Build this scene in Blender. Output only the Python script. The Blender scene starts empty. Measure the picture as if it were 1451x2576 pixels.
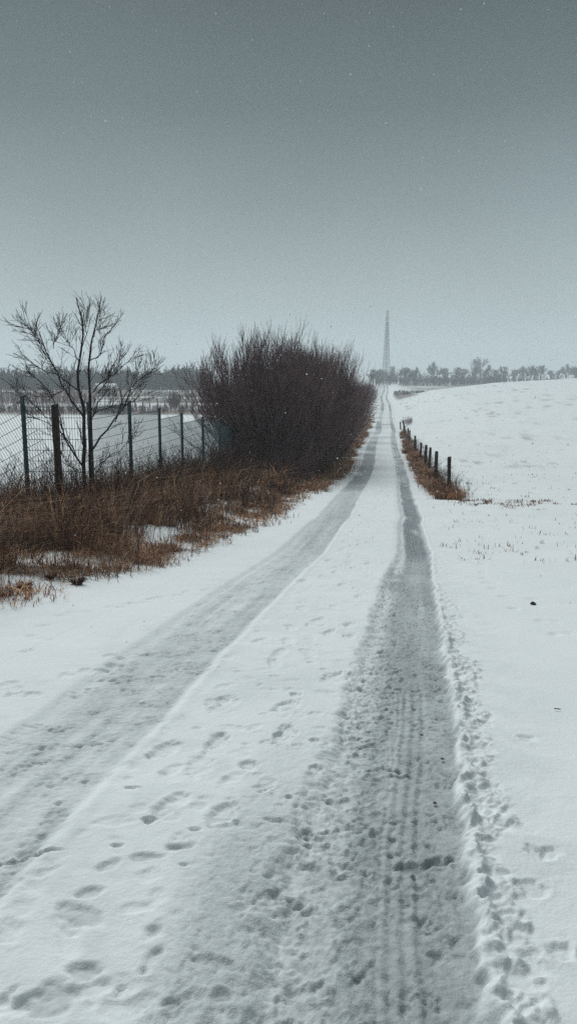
import bpy, math, random
import numpy as np

# ------------------------------------------------------------------ camera, sky, sun, exposure
scene = bpy.context.scene
PITCH = math.radians(10.0)
EYE = 1.6
cam_data = bpy.data.cameras.new('camera')
cam = bpy.data.objects.new('camera', cam_data)
scene.collection.objects.link(cam)
cam.location = (0, 0, EYE)
cam.rotation_euler = (math.radians(90) - PITCH, 0, 0)
cam_data.sensor_fit = 'VERTICAL'
cam_data.angle = math.radians(67.0)
cam_data.clip_start = 0.05
cam_data.clip_end = 6000
scene.camera = cam

SUN_EL, SUN_AZ = math.radians(48), math.radians(-25)      # azimuth from +Y towards +X
world = bpy.data.worlds.new('World'); scene.world = world; world.use_nodes = True
wn = world.node_tree; wn.nodes.clear()
def N(nt, kind, **kw):
    n = nt.nodes.new(kind)
    for k, v in kw.items():
        if hasattr(n, k): setattr(n, k, v)
        else: n.inputs[k.replace('_', ' ')].default_value = v
    return n
sky = N(wn, 'ShaderNodeTexSky', sky_type='NISHITA', sun_disc=False, sun_elevation=SUN_EL,
        sun_rotation=SUN_AZ, air_density=1.0, dust_density=4.0, ozone_density=1.0)
bw = N(wn, 'ShaderNodeRGBToBW')
tc = N(wn, 'ShaderNodeTexCoord'); sep = N(wn, 'ShaderNodeSeparateXYZ')
ramp = N(wn, 'ShaderNodeValToRGB')
cr = ramp.color_ramp
cr.elements[0].position = 0.0; cr.elements[0].color = (2.75, 3.22, 3.20, 1)
cr.elements[1].position = 1.0; cr.elements[1].color = (.26, .37, .41, 1)
for p, c in ((.10, (2.05, 2.47, 2.50, 1)), (.20, (1.22, 1.55, 1.62, 1)), (.30, (.60, .82, .88, 1)), (.42, (.30, .44, .49, 1))):
    e = cr.elements.new(p); e.color = c
mixs = N(wn, 'ShaderNodeMix', data_type='RGBA'); mixs.inputs[0].default_value = 0.99
bg = N(wn, 'ShaderNodeBackground'); bg.inputs[1].default_value = 0.10
wout = N(wn, 'ShaderNodeOutputWorld')
L = wn.links.new
L(sky.outputs[0], bw.inputs[0]); L(tc.outputs['Generated'], sep.inputs[0]); L(sep.outputs[2], ramp.inputs[0])
L(bw.outputs[0], mixs.inputs[6]); L(ramp.outputs[0], mixs.inputs[7]); cn = N(wn, 'ShaderNodeTexNoise'); cn.inputs['Scale'].default_value = 2.2; cn.inputs['Detail'].default_value = 4
cmr = N(wn, 'ShaderNodeMapRange'); cmr.inputs[1].default_value = .3; cmr.inputs[2].default_value = .7; cmr.inputs[3].default_value = .90; cmr.inputs[4].default_value = 1.10
cmul = N(wn, 'ShaderNodeVectorMath', operation='MULTIPLY')
L(tc.outputs['Generated'], cn.inputs['Vector']); L(cn.outputs[0], cmr.inputs[0]); L(mixs.outputs[2], cmul.inputs[0]); L(cmr.outputs[0], cmul.inputs[1]); L(cmul.outputs[0], bg.inputs[0]); L(bg.outputs[0], wout.inputs[0])

sun_data = bpy.data.lights.new('sun', 'SUN'); sun_data.energy = 1.5; sun_data.angle = math.radians(50)
sun_data.color = (0.96, 1.0, 1.0)
sun = bpy.data.objects.new('sun', sun_data); scene.collection.objects.link(sun)
sun.location = (0, 0, 40)
sun.rotation_euler = (math.radians(90) - SUN_EL, 0, math.pi - SUN_AZ)

vs = scene.view_settings
vs.view_transform = 'Standard'; vs.look = 'None'; vs.gamma = 1.0; vs.use_curve_mapping = False
vs.exposure = 0.79
scene.render.engine = 'CYCLES'
scene.cycles.use_denoising = False
scene.cycles.max_bounces = 6
scene.cycles.diffuse_bounces = 3
scene.cycles.volume_bounces = 2

# ------------------------------------------------------------------ helpers
rng = np.random.default_rng(7); random.seed(7)
COL = scene.collection
FX, CX, CY = 1946.0, 725.5, 1288.0
def ray(x, v):
    a, b = (x - CX) / FX, (CY - v) / FX
    return np.array([a, math.cos(PITCH) + b * math.sin(PITCH), -math.sin(PITCH) + b * math.cos(PITCH)])
def at(x, v, Y):                                   # point on a sight line at distance Y
    d = ray(x, v); return np.array([0, 0, EYE]) + d * (Y / d[1])

def _hash(ix, iy, seed):
    h = (ix.astype(np.int64) * 374761393 + iy.astype(np.int64) * 668265263 + seed * 974711) & 0x7fffffff
    h = ((h ^ (h >> 13)) * 1274126177) & 0x7fffffff
    return ((h ^ (h >> 16)) & 0xffff) / 65535.0
def vnoise(x, y, seed=0):
    x = np.asarray(x, float); y = np.asarray(y, float)
    ix, iy = np.floor(x), np.floor(y); fx, fy = x - ix, y - iy
    fx = fx * fx * (3 - 2 * fx); fy = fy * fy * (3 - 2 * fy)
    a = _hash(ix, iy, seed); b = _hash(ix + 1, iy, seed); c = _hash(ix, iy + 1, seed); d = _hash(ix + 1, iy + 1, seed)
    return (a * (1 - fx) + b * fx) * (1 - fy) + (c * (1 - fx) + d * fx) * fy
def fbm(x, y, seed=0, oct=3):
    s = 0; a = .5
    for o in range(oct):
        s = s + a * vnoise(x * 2 ** o + 17.3 * o, y * 2 ** o + 5.1 * o, seed + o); a *= .5
    return s / (1 - .5 ** oct)
def sstep(a, b, x):
    t = np.clip((x - a) / (b - a), 0, 1); return t * t * (3 - 2 * t)
def sbox(x, a, b, w):
    return sstep(a - w, a + w, x) * (1 - sstep(b - w, b + w, x))

def table(pts, w):
    ys = np.array([p[0] for p in pts], float); zs = np.array([p[1] for p in pts], float)
    # sample on a warped axis and smooth it
    u = np.linspace(0, 1, 4001); sgn = np.arcsinh(ys / 4.0)
    g = sgn[0] + (sgn[-1] - sgn[0]) * u
    f = np.interp(np.sinh(g) * 4.0, ys, zs)
    k = np.hanning(w); k /= k.sum(); f = np.convolve(np.pad(f, w, 'edge'), k, 'same')[w:-w]
    return lambda y: np.interp(np.arcsinh(np.asarray(y, float) / 4.0), g, f)
z_road = table([(-60, .4), (-10, .1), (0, 0), (2.5, 0), (4.4, -.15), (7, -.42), (10, -.75), (14, -1.1), (18, -1.42), (22, -1.72), (26, -2.02),
                (34, -2.5), (45, -2.95), (55, -3.25), (78, -3.95), (120, -4.7), (189, -5.1), (260, -5.4), (330, -5.3), (400, -2.9), (520, -.9), (700, 1), (1500, 3)], 90)
x_road = table([(-60, -9), (0, -.74), (2.5, -.37), (4.5, -.06), (10, .9), (17.7, 2.0), (33, 4.05), (53, 6.5), (80, 10.0), (189, 23.6), (250, 30.4), (340, 42.3), (400, 49.6), (520, 64.5), (700, 90), (1500, 200)], 60)
z_left = table([(-60, .3), (0, -.05), (8, -.5), (14, -.95), (20, -1.5), (40, -2.6), (94, -3.1), (110, -2.95), (140, -3.4), (160, -3.9), (230, -3.1), (300, -2.5), (400, -1), (700, 3), (1500, 9)], 60)
g_right = table([(-500, 0), (0, 0), (1.5, 0), (5, .9), (13, 3.0), (30, 5.0), (50, 6.1), (80, 7.0), (400, 9), (900, 9)], 60)
z_rfar = table([(-60, -4), (200, -5), (300, -4.6), (380, -3.7), (450, -2.7), (520, -2), (700, -.5), (1500, 5)], 60)

def H0(x, y):
    t = x - x_road(y); zr = z_road(y)
    wl = sstep(5.5, 14, -t)
    bank = .16 * sbox(t, -5.6, -2.9, .8) * sstep(2, 9, y)
    zl = zr * (1 - wl) + z_left(y) * wl + bank
    rampy = np.clip((y - 18) / 182, 0, 1) ** .8
    zR = zr + g_right(np.maximum(t, 0)) * rampy
    wr = sstep(205, 285, y) * sstep(3, 9, t)
    zR = zR * (1 - wr) + z_rfar(y) * wr
    z = np.where(t < 0, zl, zR)
    z = z + .045 * (fbm(x * .30, y * 1.3, 8) - .5) * sstep(3, 8, t) * sstep(14, 26, y) * (1 - sstep(120, 200, y))
    amp = sstep(1.3, 2.6, np.abs(t))
    z = z + amp * (.10 * (fbm(x * .22, y * .22, 3) - .5) * np.clip(y / 12, .25, 3.) + .02 * (fbm(x * 1.6, y * 1.6, 9) - .5))
    return z
_S = np.concatenate([np.arange(.8, 60, .05), np.arange(60, 700, .5)])
def ground_at(x, v):                               # where a sight line meets the ground
    d = ray(x, v); o = np.array([0, 0, EYE])
    p = o + _S[:, None] * d; below = p[:, 2] < H0(p[:, 0], p[:, 1])
    i = max(1, int(np.argmax(below))); s = np.linspace(_S[i - 1], _S[i], 40)
    p = o + s[:, None] * d; j = int(np.argmax(p[:, 2] < H0(p[:, 0], p[:, 1])))
    return p[j]

def new_mesh(name, V, F, smooth=True):
    me = bpy.data.meshes.new(name)
    V = np.ascontiguousarray(V, np.float32); F = np.ascontiguousarray(F, np.int32)
    m, k = F.shape
    me.vertices.add(len(V)); me.vertices.foreach_set('co', V.ravel())
    me.loops.add(m * k); me.loops.foreach_set('vertex_index', F.ravel())
    me.polygons.add(m); me.polygons.foreach_set('loop_start', np.arange(0, m * k, k, dtype=np.int32))
    me.update(calc_edges=True)
    if smooth: me.polygons.foreach_set('use_smooth', np.ones(m, bool))
    return me
def link(name, me, mat=None, parent=None, loc=None):
    o = bpy.data.objects.new(name, me); COL.objects.link(o)
    if mat is not None and me is not None and len(me.materials) == 0: me.materials.append(mat)
    if parent is not None: o.parent = parent
    if loc is not None: o.location = [float(c) for c in loc]
    return o
def tag(o, label=None, cat=None, group=None, kind=None):
    if label: o['label'] = label
    if cat: o['category'] = cat
    if group: o['group'] = group
    if kind: o['kind'] = kind
    return o
def empty(name, loc):
    o = bpy.data.objects.new(name, None); COL.objects.link(o); o.location = [float(c) for c in loc]; o.empty_display_size = .1
    return o
def fattr(me, name, data):
    a = me.attributes.new(name, 'FLOAT', 'POINT'); a.data.foreach_set('value', np.ascontiguousarray(data, np.float32).ravel())
def cattr(me, name, rgb):
    a = me.attributes.new(name, 'FLOAT_COLOR', 'POINT')
    c = np.ones((len(rgb), 4), np.float32); c[:, :3] = rgb; a.data.foreach_set('color', c.ravel())

def tube_arrays(P, R, sides=3):
    n, k, _ = P.shape
    T = P[:, -1] - P[:, 0]; T /= np.linalg.norm(T, axis=1, keepdims=True) + 1e-9
    ref = np.where(np.abs(T[:, 2:3]) > .9, np.array([[1., 0, 0]]), np.array([[0., 0, 1]]))
    U = np.cross(T, ref); U /= np.linalg.norm(U, axis=1, keepdims=True) + 1e-9
    W = np.cross(T, U)
    a = np.arange(sides) * 2 * math.pi / sides
    ring = U[:, None, None] * np.cos(a)[None, None, :, None] + W[:, None, None] * np.sin(a)[None, None, :, None]
    V = P[:, :, None] + R[:, :, None, None] * ring
    idx = np.arange(n * k * sides).reshape(n, k, sides)
    nx = np.roll(idx, -1, axis=2)
    F = np.stack([idx[:, :-1], nx[:, :-1], nx[:, 1:], idx[:, 1:]], -1).reshape(-1, 4)
    return V.reshape(-1, 3), F
def join_arrays(parts):
    Vs, Fs, off = [], [], 0
    for V, F in parts:
        Vs.append(V); Fs.append(F + off); off += len(V)
    return np.concatenate(Vs), np.concatenate(Fs)
def unit(v): return v / (np.linalg.norm(v, axis=-1, keepdims=True) + 1e-9)
def grow(r, P, R, n, t0, t1, L0, L1, a0, a1, up, k=4, rs=.6, wob=.03, taper=.25, droop=0.):
    """n side shoots on every path of P"""
    m, kk, _ = P.shape
    idx = np.repeat(np.arange(m), n); c = len(idx)
    tp = r.uniform(t0, t1, c); f = tp * (kk - 1); i = np.minimum(f.astype(int), kk - 2); fr = (f - i)[:, None]
    A, B = P[idx, i], P[idx, i + 1]
    o = A * (1 - fr) + B * fr; tan = unit(B - A)
    rr = R[idx, i] * (1 - fr[:, 0]) + R[idx, i + 1] * fr[:, 0]
    q = unit(np.cross(tan, r.normal(size=(c, 3))))
    ang = r.uniform(a0, a1, c)[:, None]
    d = unit(tan * np.cos(ang) + q * np.sin(ang) + np.array([0, 0, up]))
    Ln = r.uniform(L0, L1, c) * (1.15 - .6 * tp)
    s = np.linspace(0, 1, k)
    Q = o[:, None] + d[:, None] * (s[None, :, None] * Ln[:, None, None])
    Q[:, :, 2] += (s ** 2)[None] * (Ln * (up * .35 - droop))[:, None]
    Q += r.normal(size=Q.shape) * (wob * Ln[:, None, None]) * (s > 0)[None, :, None]
    Rn = (rr * rs)[:, None] * (1 - (1 - taper) * s)[None]
    return Q, Rn
def box_arrays(x0, x1, y0, y1, z0, z1):
    V = np.array([[x0, y0, z0], [x1, y0, z0], [x1, y1, z0], [x0, y1, z0], [x0, y0, z1], [x1, y0, z1], [x1, y1, z1], [x0, y1, z1]], float)
    F = np.array([[0, 3, 2, 1], [4, 5, 6, 7], [0, 1, 5, 4], [1, 2, 6, 5], [2, 3, 7, 6], [3, 0, 4, 7]])
    return V, F
def bar(a, b, r, sides=4):
    return tube_arrays(np.array([[a, b]], float), np.array([[r, r]], float), sides)

# ------------------------------------------------------------------ materials
def mat(name, col, rough=.85, spec=.25, noise=None, bump=None):
    m = bpy.data.materials.new(name); m.use_nodes = True; nt = m.node_tree
    b = nt.nodes['Principled BSDF']
    b.inputs['Base Color'].default_value = (*col, 1); b.inputs['Roughness'].default_value = rough; b.inputs['Specular IOR Level'].default_value = spec
    if noise or bump:
        co = nt.nodes.new('ShaderNodeTexCoord')
    if noise:
        sc, col2 = noise
        n = nt.nodes.new('ShaderNodeTexNoise'); n.inputs['Scale'].default_value = sc; n.inputs['Detail'].default_value = 4
        mx = nt.nodes.new('ShaderNodeMix'); mx.data_type = 'RGBA'; mx.inputs[6].default_value = (*col, 1); mx.inputs[7].default_value = (*col2, 1)
        rp = nt.nodes.new('ShaderNodeMapRange'); rp.inputs[1].default_value = .35; rp.inputs[2].default_value = .65
        nt.links.new(co.outputs['Object'], n.inputs['Vector']); nt.links.new(n.outputs[0], rp.inputs[0]); nt.links.new(rp.outputs[0], mx.inputs[0]); nt.links.new(mx.outputs[2], b.inputs['Base Color'])
    if bump:
        sc, st, dist = bump
        n = nt.nodes.new('ShaderNodeTexNoise'); n.inputs['Scale'].default_value = sc; n.inputs['Detail'].default_value = 5
        bp = nt.nodes.new('ShaderNodeBump'); bp.inputs['Strength'].default_value = st; bp.inputs['Distance'].default_value = dist
        nt.links.new(co.outputs['Object'], n.inputs['Vector']); nt.links.new(n.outputs[0], bp.inputs['Height']); nt.links.new(bp.outputs[0], b.inputs['Normal'])
    return m
def attr_mat(name, rough=.9):
    m = bpy.data.materials.new(name); m.use_nodes = True; nt = m.node_tree; b = nt.nodes['Principled BSDF']
    a = nt.nodes.new('ShaderNodeAttribute'); a.attribute_name = 'col'
    nt.links.new(a.outputs['Color'], b.inputs['Base Color']); b.inputs['Roughness'].default_value = rough; b.inputs['Specular IOR Level'].default_value = .15
    return m
def snow_mat():
    m = bpy.data.materials.new('snow_and_slush'); m.use_nodes = True; nt = m.node_tree; b = nt.nodes['Principled BSDF']; Lk = nt.links.new
    co = nt.nodes.new('ShaderNodeTexCoord')
    def attr(n):
        a = nt.nodes.new('ShaderNodeAttribute'); a.attribute_name = n; return a.outputs['Fac']
    def noise(sc, det=4, rgh=.6):
        n = nt.nodes.new('ShaderNodeTexNoise'); n.inputs['Scale'].default_value = sc; n.inputs['Detail'].default_value = det; n.inputs['Roughness'].default_value = rgh
        Lk(co.outputs['Object'], n.inputs['Vector']); return n.outputs[0]
    def mixc(f, a, c):
        mx = nt.nodes.new('ShaderNodeMix'); mx.data_type = 'RGBA'
        Lk(f, mx.inputs[0])
        for s, i in ((a, 6), (c, 7)):
            if isinstance(s, tuple): mx.inputs[i].default_value = (*s, 1)
            else: Lk(s, mx.inputs[i])
        return mx.outputs[2]
    def maprange(v, a, c, d=0., e=1.):
        n = nt.nodes.new('ShaderNodeMapRange'); Lk(v, n.inputs[0])
        for i, q in enumerate((a, c, d, e)): n.inputs[i + 1].default_value = q
        return n.outputs[0]
    def math_(op, a, c):
        n = nt.nodes.new('ShaderNodeMath'); n.operation = op
        for i, q in enumerate((a, c)):
            if isinstance(q, (int, float)): n.inputs[i].default_value = q
            else: Lk(q, n.inputs[i])
        return n.outputs[0]
    fresh = mixc(maprange(noise(1.3), .3, .7), (.80, .835, .85), (.86, .89, .90))
    fine = noise(38, 3)
    packc = mixc(maprange(fine, .38, .66), (.36, .40, .415), (.55, .59, .605))
    c = mixc(attr('pack'), fresh, packc)
    wetc = mixc(maprange(noise(22, 4), .4, .62), (.12, .135, .15), (.30, .325, .345))
    c = mixc(attr('wet'), c, wetc)
    litc = mixc(maprange(noise(9, 5), .35, .65), (.055, .034, .022), (.15, .092, .055))
    c = mixc(attr('litter'), c, litc)
    Lk(c, b.inputs['Base Color'])
    Lk(maprange(attr('wet'), 0, 1, .75, .32), b.inputs['Roughness'])
    b.inputs['Specular IOR Level'].default_value = .3
    hgt = math_('ADD', math_('MULTIPLY', noise(70, 4), .5), math_('MULTIPLY', math_('MULTIPLY', noise(26, 5, .7), attr('pack')), 2.2))
    bp = nt.nodes.new('ShaderNodeBump'); bp.inputs['Strength'].default_value = .55; bp.inputs['Distance'].default_value = .012
    Lk(hgt, bp.inputs['Height']); Lk(bp.outputs[0], b.inputs['Normal'])
    return m
M = dict(
    snow=snow_mat(),
    grass=attr_mat('dry_grass'),
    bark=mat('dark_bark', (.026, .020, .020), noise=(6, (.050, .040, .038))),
    shrub=mat('purple_brown_twig', (.125, .078, .084), noise=(2.5, (.25, .160, .160))),
    bramble=mat('bramble_stem', (.045, .024, .022), noise=(3, (.085, .045, .034))),
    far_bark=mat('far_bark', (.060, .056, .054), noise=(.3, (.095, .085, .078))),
    steel=mat('green_grey_steel', (.034, .074, .090), rough=.5, spec=.4, noise=(12, (.048, .095, .112))),
    wood=mat('weathered_wood', (.032, .026, .024), noise=(14, (.070, .058, .050)), bump=(30, .5, .01)),
    wire=mat('fence_wire', (.06, .06, .06), rough=.6),
    tower=mat('galvanised_steel', (.05, .055, .058), rough=.55, spec=.4, noise=(.4, (.08, .085, .09))),
    pole=mat('pale_pole', (.62, .64, .64), rough=.5),
    stone=mat('dark_stone', (.045, .040, .038), noise=(25, (.09, .08, .07)), bump=(40, .6, .01)),
    flake=mat('snowflake', (.88, .9, .9), rough=.8),
    brick=mat('brown_brick', (.16, .10, .075), noise=(3, (.22, .14, .10))),
    roof_snow=mat('roof_snow', (.8, .83, .84), noise=(2, (.86, .88, .89))),
    soil=mat('clod_soil', (.040, .028, .020), noise=(20, (.085, .058, .036)), bump=(35, .8, .02)),
)

# ------------------------------------------------------------------ the ground
# prints and dents in the snow: (x, y, half length, half width, angle, depth, wetness)
DENTS = []
ROADDIR = math.atan2(1, .15)
def dent(px, pv, hl, hw, ang=None, depth=.02, wet=0., rim=.004):
    p = ground_at(px, pv); DENTS.append((p[0], p[1], hl, hw, ROADDIR if ang is None else math.radians(ang), depth, wet, rim))
def paw(px, pv, s=1., d=.022):
    p = ground_at(px, pv)
    DENTS.append((p[0], p[1], .05 * s, .042 * s, rng.uniform(0, 3), d, 0, .003))
    if rng.random() < .5: DENTS.append((p[0] + rng.uniform(.05, .09) * s, p[1] + rng.uniform(-.03, .05), .045 * s, .036 * s, rng.uniform(0, 3), d * .8, 0, .003))
for q in ((1190, 1402), (1202, 1421), (1212, 1440), (1222, 1466), (1238, 1480), (1268, 1500), (1292, 1531), (1362, 1561), (1395, 1595), (1330, 1506), (1180, 1408), (1215, 1455)): paw(*q, s=1.35)
for q in ((1220, 1820), (1325, 1856), (1240, 1980), (1350, 2142), (1382, 2144), (1415, 2392), (1150, 1700), (1390, 1420)): paw(*q, s=1.0)
dent(1335, 2236, .060, .045, 10, .022)
for q in ((400, 1502), (378, 1507), (275, 1527), (330, 1517), (150, 1548), (110, 1574), (80, 1600), (92, 1606), (72, 1638), (290, 1668), (284, 1650), (215, 1688), (165, 1700), (25, 1721), (35, 1734), (40, 1747), (86, 1746), (372, 1640), (470, 1490), (520, 1483), (585, 1470), (450, 1497), (180, 1540)): paw(*q, s=1.35)
for q in ((735, 1578), (722, 1612), (705, 1640), (690, 1666), (775, 1640), (655, 1610), (800, 1560), (760, 1530), (845, 1440), (880, 1400), (862, 1470), (905, 1360), (890, 1330), (840, 1525), (905, 1500), (880, 1570), (830, 1590)):
    dent(*q, rng.uniform(.08, .14), rng.uniform(.045, .06), 81 + rng.uniform(-20, 20), rng.uniform(.018, .032))
for q in ((850, 1702, .13, .09), (745, 1746, .05, .04), (722, 1775, .12, .06), (560, 1776, .14, .06), (716, 1846, .15, .055), (415, 1886, .13, .05), (505, 1922, .14, .06), (545, 1868, .12, .05), (435, 2020, .10, .05), (625, 1925, .06, .05), (795, 1932, .04, .03), (560, 2050, .12, .06), (795, 1862, .04, .03)):
    dent(q[0], q[1], q[2], q[3], 72 + rng.uniform(-15, 15), rng.uniform(.022, .034))
for q in ((380, 2060, .035, .02), (490, 2086, .018, .014), (295, 2125, .022, .016), (460, 2175, .015, .012), (335, 1980, .035, .01), (375, 2066, .02, .02), (728, 2003, .018, .015)):
    dent(q[0], q[1], q[2], q[3], 0, .035, .35)
# long icy slots scraped across the track
dent(1035, 2152, .075, .032, 2, .030, .85); dent(1105, 2142, .075, .025, 14, .030, .85)
dent(365, 2155, .075, .026, 10, .020, .40); dent(450, 2128, .052, .024, 12, .024, .50)
dent(700, 2062, .07, .016, -12, .022, .35); dent(785, 2086, .06, .015, -14, .022, .40)
dent(90, 2143, .10, .012, 6, .022, .65); dent(15, 2155, .07, .016, 4, .022, .65)
dent(130, 2510, .075, .062, 60, .022, .40)
dent(215, 2440, .055, .035, 10, .026, .30); dent(60, 2520, .03, .02, 0, .02, .2); dent(270, 2180, .06, .03, 40, .020, .15); dent(225, 2245, .05, .025, 20, .022, .25)
dent(200, 2300, .11, .04, -25, .020, .25); dent(390, 2400, .045, .02, 60, .022, .2); dent(360, 2440, .025, .014, 70, .022, .3); dent(540, 2420, .10, .022, -20, .018, .2)
dent(560, 2500, .035, .025, 10, .022, .2); dent(430, 2520, .03, .022, 30, .022, .2); dent(385, 2340, .05, .02, 70, .016, .2); dent(300, 2490, .03, .012, 80, .022, .2)
for i in range(70):                                # older prints along the middle ridge and the left verge
    y = rng.uniform(5, 26); t = rng.normal(.0, .22)
    DENTS.append((float(x_road(y)) + t, y, rng.uniform(.07, .14), rng.uniform(.04, .06), ROADDIR + rng.uniform(-.4, .4), rng.uniform(.016, .034), .05, .006))
for i in range(230):                               # small scuffs and drips in the middle strip
    y = 1.6 + 8 * rng.random() ** 1.5; t = rng.uniform(-.42, .38); sz_ = rng.uniform(.012, .045)
    DENTS.append((float(x_road(y)) + t, y, sz_ * rng.uniform(1, 2.2), sz_, rng.uniform(0, 3.14), rng.uniform(.006, .016), .0, .002))
DENTS = np.array(DENTS)

def apply_dents(X, Y, Z, wet, big=False):
    for (dx, dy, hl, hw, an, dp, w, rim) in DENTS:
        rad = max(hl, hw) * 2.0
        m = np.nonzero((np.abs(X - dx) < rad) & (np.abs(Y - dy) < rad))
        if len(m[0]) == 0: continue
        ca, sa = math.cos(an), math.sin(an)
        lx = ((X[m] - dx) * ca + (Y[m] - dy) * sa) / hl; ly = (-(X[m] - dx) * sa + (Y[m] - dy) * ca) / hw
        nz = .75 * (fbm(X[m] * 22, Y[m] * 22, 31) - .5) + .55 * (fbm(X[m] * 60, Y[m] * 60, 33) - .5)
        r = np.sqrt(lx ** 2 + ly ** 2) + nz
        prof = 1 - sstep(.62, 1.0, r)
        if w > .45: Z[m] = Z[m] * (1 - prof) + (np.percentile(Z[m], 12) - .007) * prof; dp = .005
        Z[m] -= dp * .5 * prof * (1 + .9 * nz); Z[m] += rim * np.exp(-((r - 1.15) / .16) ** 2) * .35
        if w > 0: wet[m] = np.maximum(wet[m], w * (1 - sstep(.6, .98, r)) * (.7 + .6 * (fbm(X[m] * 40, Y[m] * 40, 35) - .3)))

SNOW_HOLES = [(ground_at(x, v), rx, ry) for x, v, rx, ry in ((515, 1292, .55, .9), (555, 1278, .5, .8), (40, 1398, .42, .42), (85, 1412, .35, .35), (640, 1255, .5, .8), (600, 1315, .6, .5), (840, 1180, .5, 2.0), (640, 1310, .5, .6))]
VE = sorted([(float(p[1]), float(p[0] - x_road(p[1]))) for p in (ground_at(*q) for q in ((-60, 1515), (0, 1490), (100, 1458), (200, 1440), (300, 1428), (400, 1398), (530, 1352), (640, 1318), (740, 1250), (830, 1190), (880, 1155)))])
print('verge', np.round(VE, 2).tolist())
def verge_edge(y):                                 # offset of the left grass edge from the track's centre
    return np.interp(y, [4.] + [v[0] for v in VE] + [60, 200], [-3.6] + [v[1] for v in VE] + [-1.8, -1.9])
def verge_mask(x, y):
    t = x - x_road(y)
    e = verge_edge(y) + .7 * (fbm(x * .9, y * .9, 51) - .5) + .35 * (fbm(x * 3.1, y * 3.1, 52) - .5)
    m = sstep(-.30, .15, e - t) * (1 - sstep(6.2, 7.6, -t)) * sstep(4.6, 6.2, y) * (1 - sstep(150, 210, y))
    patch = sstep(.36, .46, fbm(x * 1.5, y * 1.5, 55))
    front = 1 - .62 * sstep(.8, 2.6, e - t)
    m = m * (1 - front * (1 - patch))
    for p, rx, ry in SNOW_HOLES:
        d = np.sqrt(((x - p[0]) / rx) ** 2 + ((y - p[1]) / ry) ** 2) + .8 * (fbm(x * 3.2, y * 3.2, 57) - .5)
        m = m * sstep(.75, 1.15, d)
    return m
def rverge_mask(x, y):
    t = x - x_road(y) - .25 * (fbm(x * 2.5, y * 1.6, 61) - .5) - .25 * (fbm(x * 5, y * 3, 62) - .5)
    lo = np.interp(y, [19, 24, 34, 70], [1.62, 1.5, 1.45, 1.5])
    return sbox(t, lo, np.interp(y, [19, 22.5, 24], [2.2, 2.15, 1.97]), .10) * sstep(19.2, 20.0, y) * (1 - sstep(70, 78, y))

def row_list(y_min, dmin, k):
    ys = list(np.linspace(-30, y_min, 24)); y = y_min
    while y < 1400:
        y += min(max(dmin, k * y * y / (774 * 1.7)), max(2.5, y * .03)); ys.append(y)
    return np.array(ys)
def grid_faces(nr, nc):
    i = np.arange(nr * nc).reshape(nr, nc)
    return np.stack([i[:-1, :-1], i[:-1, 1:], i[1:, 1:], i[1:, :-1]], -1).reshape(-1, 4)

# --- open ground on both sides of the track (one sheet with the track's strip left open)
EDGE = 1.75
def side_cols(fine_to, step):
    t = list(np.arange(EDGE, fine_to, step)); d = step
    while t[-1] < 760: d *= 1.05; t.append(t[-1] + d)
    return np.array(t)
ys = row_list(1.0, .024, 1.35)
parts, att = [], []
for sgn, ft in ((-1, 4.2), (1, 3.6)):
    ts = sgn * side_cols(ft, .024)
    if sgn < 0: ts = ts[::-1]
    T, Yg = np.meshgrid(ts, ys); X = x_road(Yg) + T
    Z = H0(X, Yg); wet = np.zeros_like(Z)
    Z = Z + .012 * (fbm(X * 3, Yg * 3, 13) - .5) * np.exp(-np.abs(Yg) / 12) * sstep(1.75, 2.1, np.abs(T))
    # crumbs thrown out beside the right-hand rut
    cl = np.maximum(0, fbm(X * 15, Yg * 15, 71) - .5) * np.exp(-((T - 1.75) / .16) ** 2) * .0
    Z = Z + cl * (T > 0)
    apply_dents(X, Yg, Z, wet)
    vm = verge_mask(X, Yg); rm = rverge_mask(X, Yg)
    lit = np.maximum(vm * (.12 + .88 * sstep(.40, .56, fbm(X * 2.4, Yg * 2.4, 58))), rm * .8)
    hill = sbox(Yg, 146, 330, 8) * sstep(14, 22, -T) * sstep(.32, .50, fbm(X * .05, Yg * .09, 64)) * .85
    bank = sbox(Yg, 95, 107, 2.) * sstep(10, 16, -T) * .9
    stub = (sbox(Yg, 268, 455, 14) * sstep(6, 14, T)) * (.25 + .5 * sstep(.35, .62, fbm(X * .08, Yg * .16, 66)))
    brown = sbox(Yg, 452, 475, 5) * sstep(30, 60, T) * .8
    rdark = sbox(Yg, 205, 300, 10) * sbox(T, 3.2, 9, .8) * .85
    lit = np.maximum.reduce([lit, hill, bank, stub, brown, rdark])
    # thin streaks of stubble and earth on the right-hand field
    st = sstep(.60, .72, fbm(X * 2.2, Yg * 1.3, 67)) * sstep(.45, .7, fbm(X * .12, Yg * .10, 68)) * sstep(22, 28, Yg) * (T > 3) * (Yg < 210) * .45
    lit = np.maximum(lit, st)
    parts.append((np.stack([X, Yg, Z], -1).reshape(-1, 3), grid_faces(*X.shape)))
    att.append((wet.ravel(), lit.ravel(), (vm * 0).ravel()))
V, F = join_arrays(parts)
me = new_mesh('snow_field', V, F)
fattr(me, 'wet', np.concatenate([a[0] for a in att])); fattr(me, 'litter', np.concatenate([a[1] for a in att])); fattr(me, 'pack', np.concatenate([a[2] for a in att]))
tag(link('snow_field', me, M['snow']), 'snow covered fields and verges on both sides of the track', kind='structure')

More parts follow.
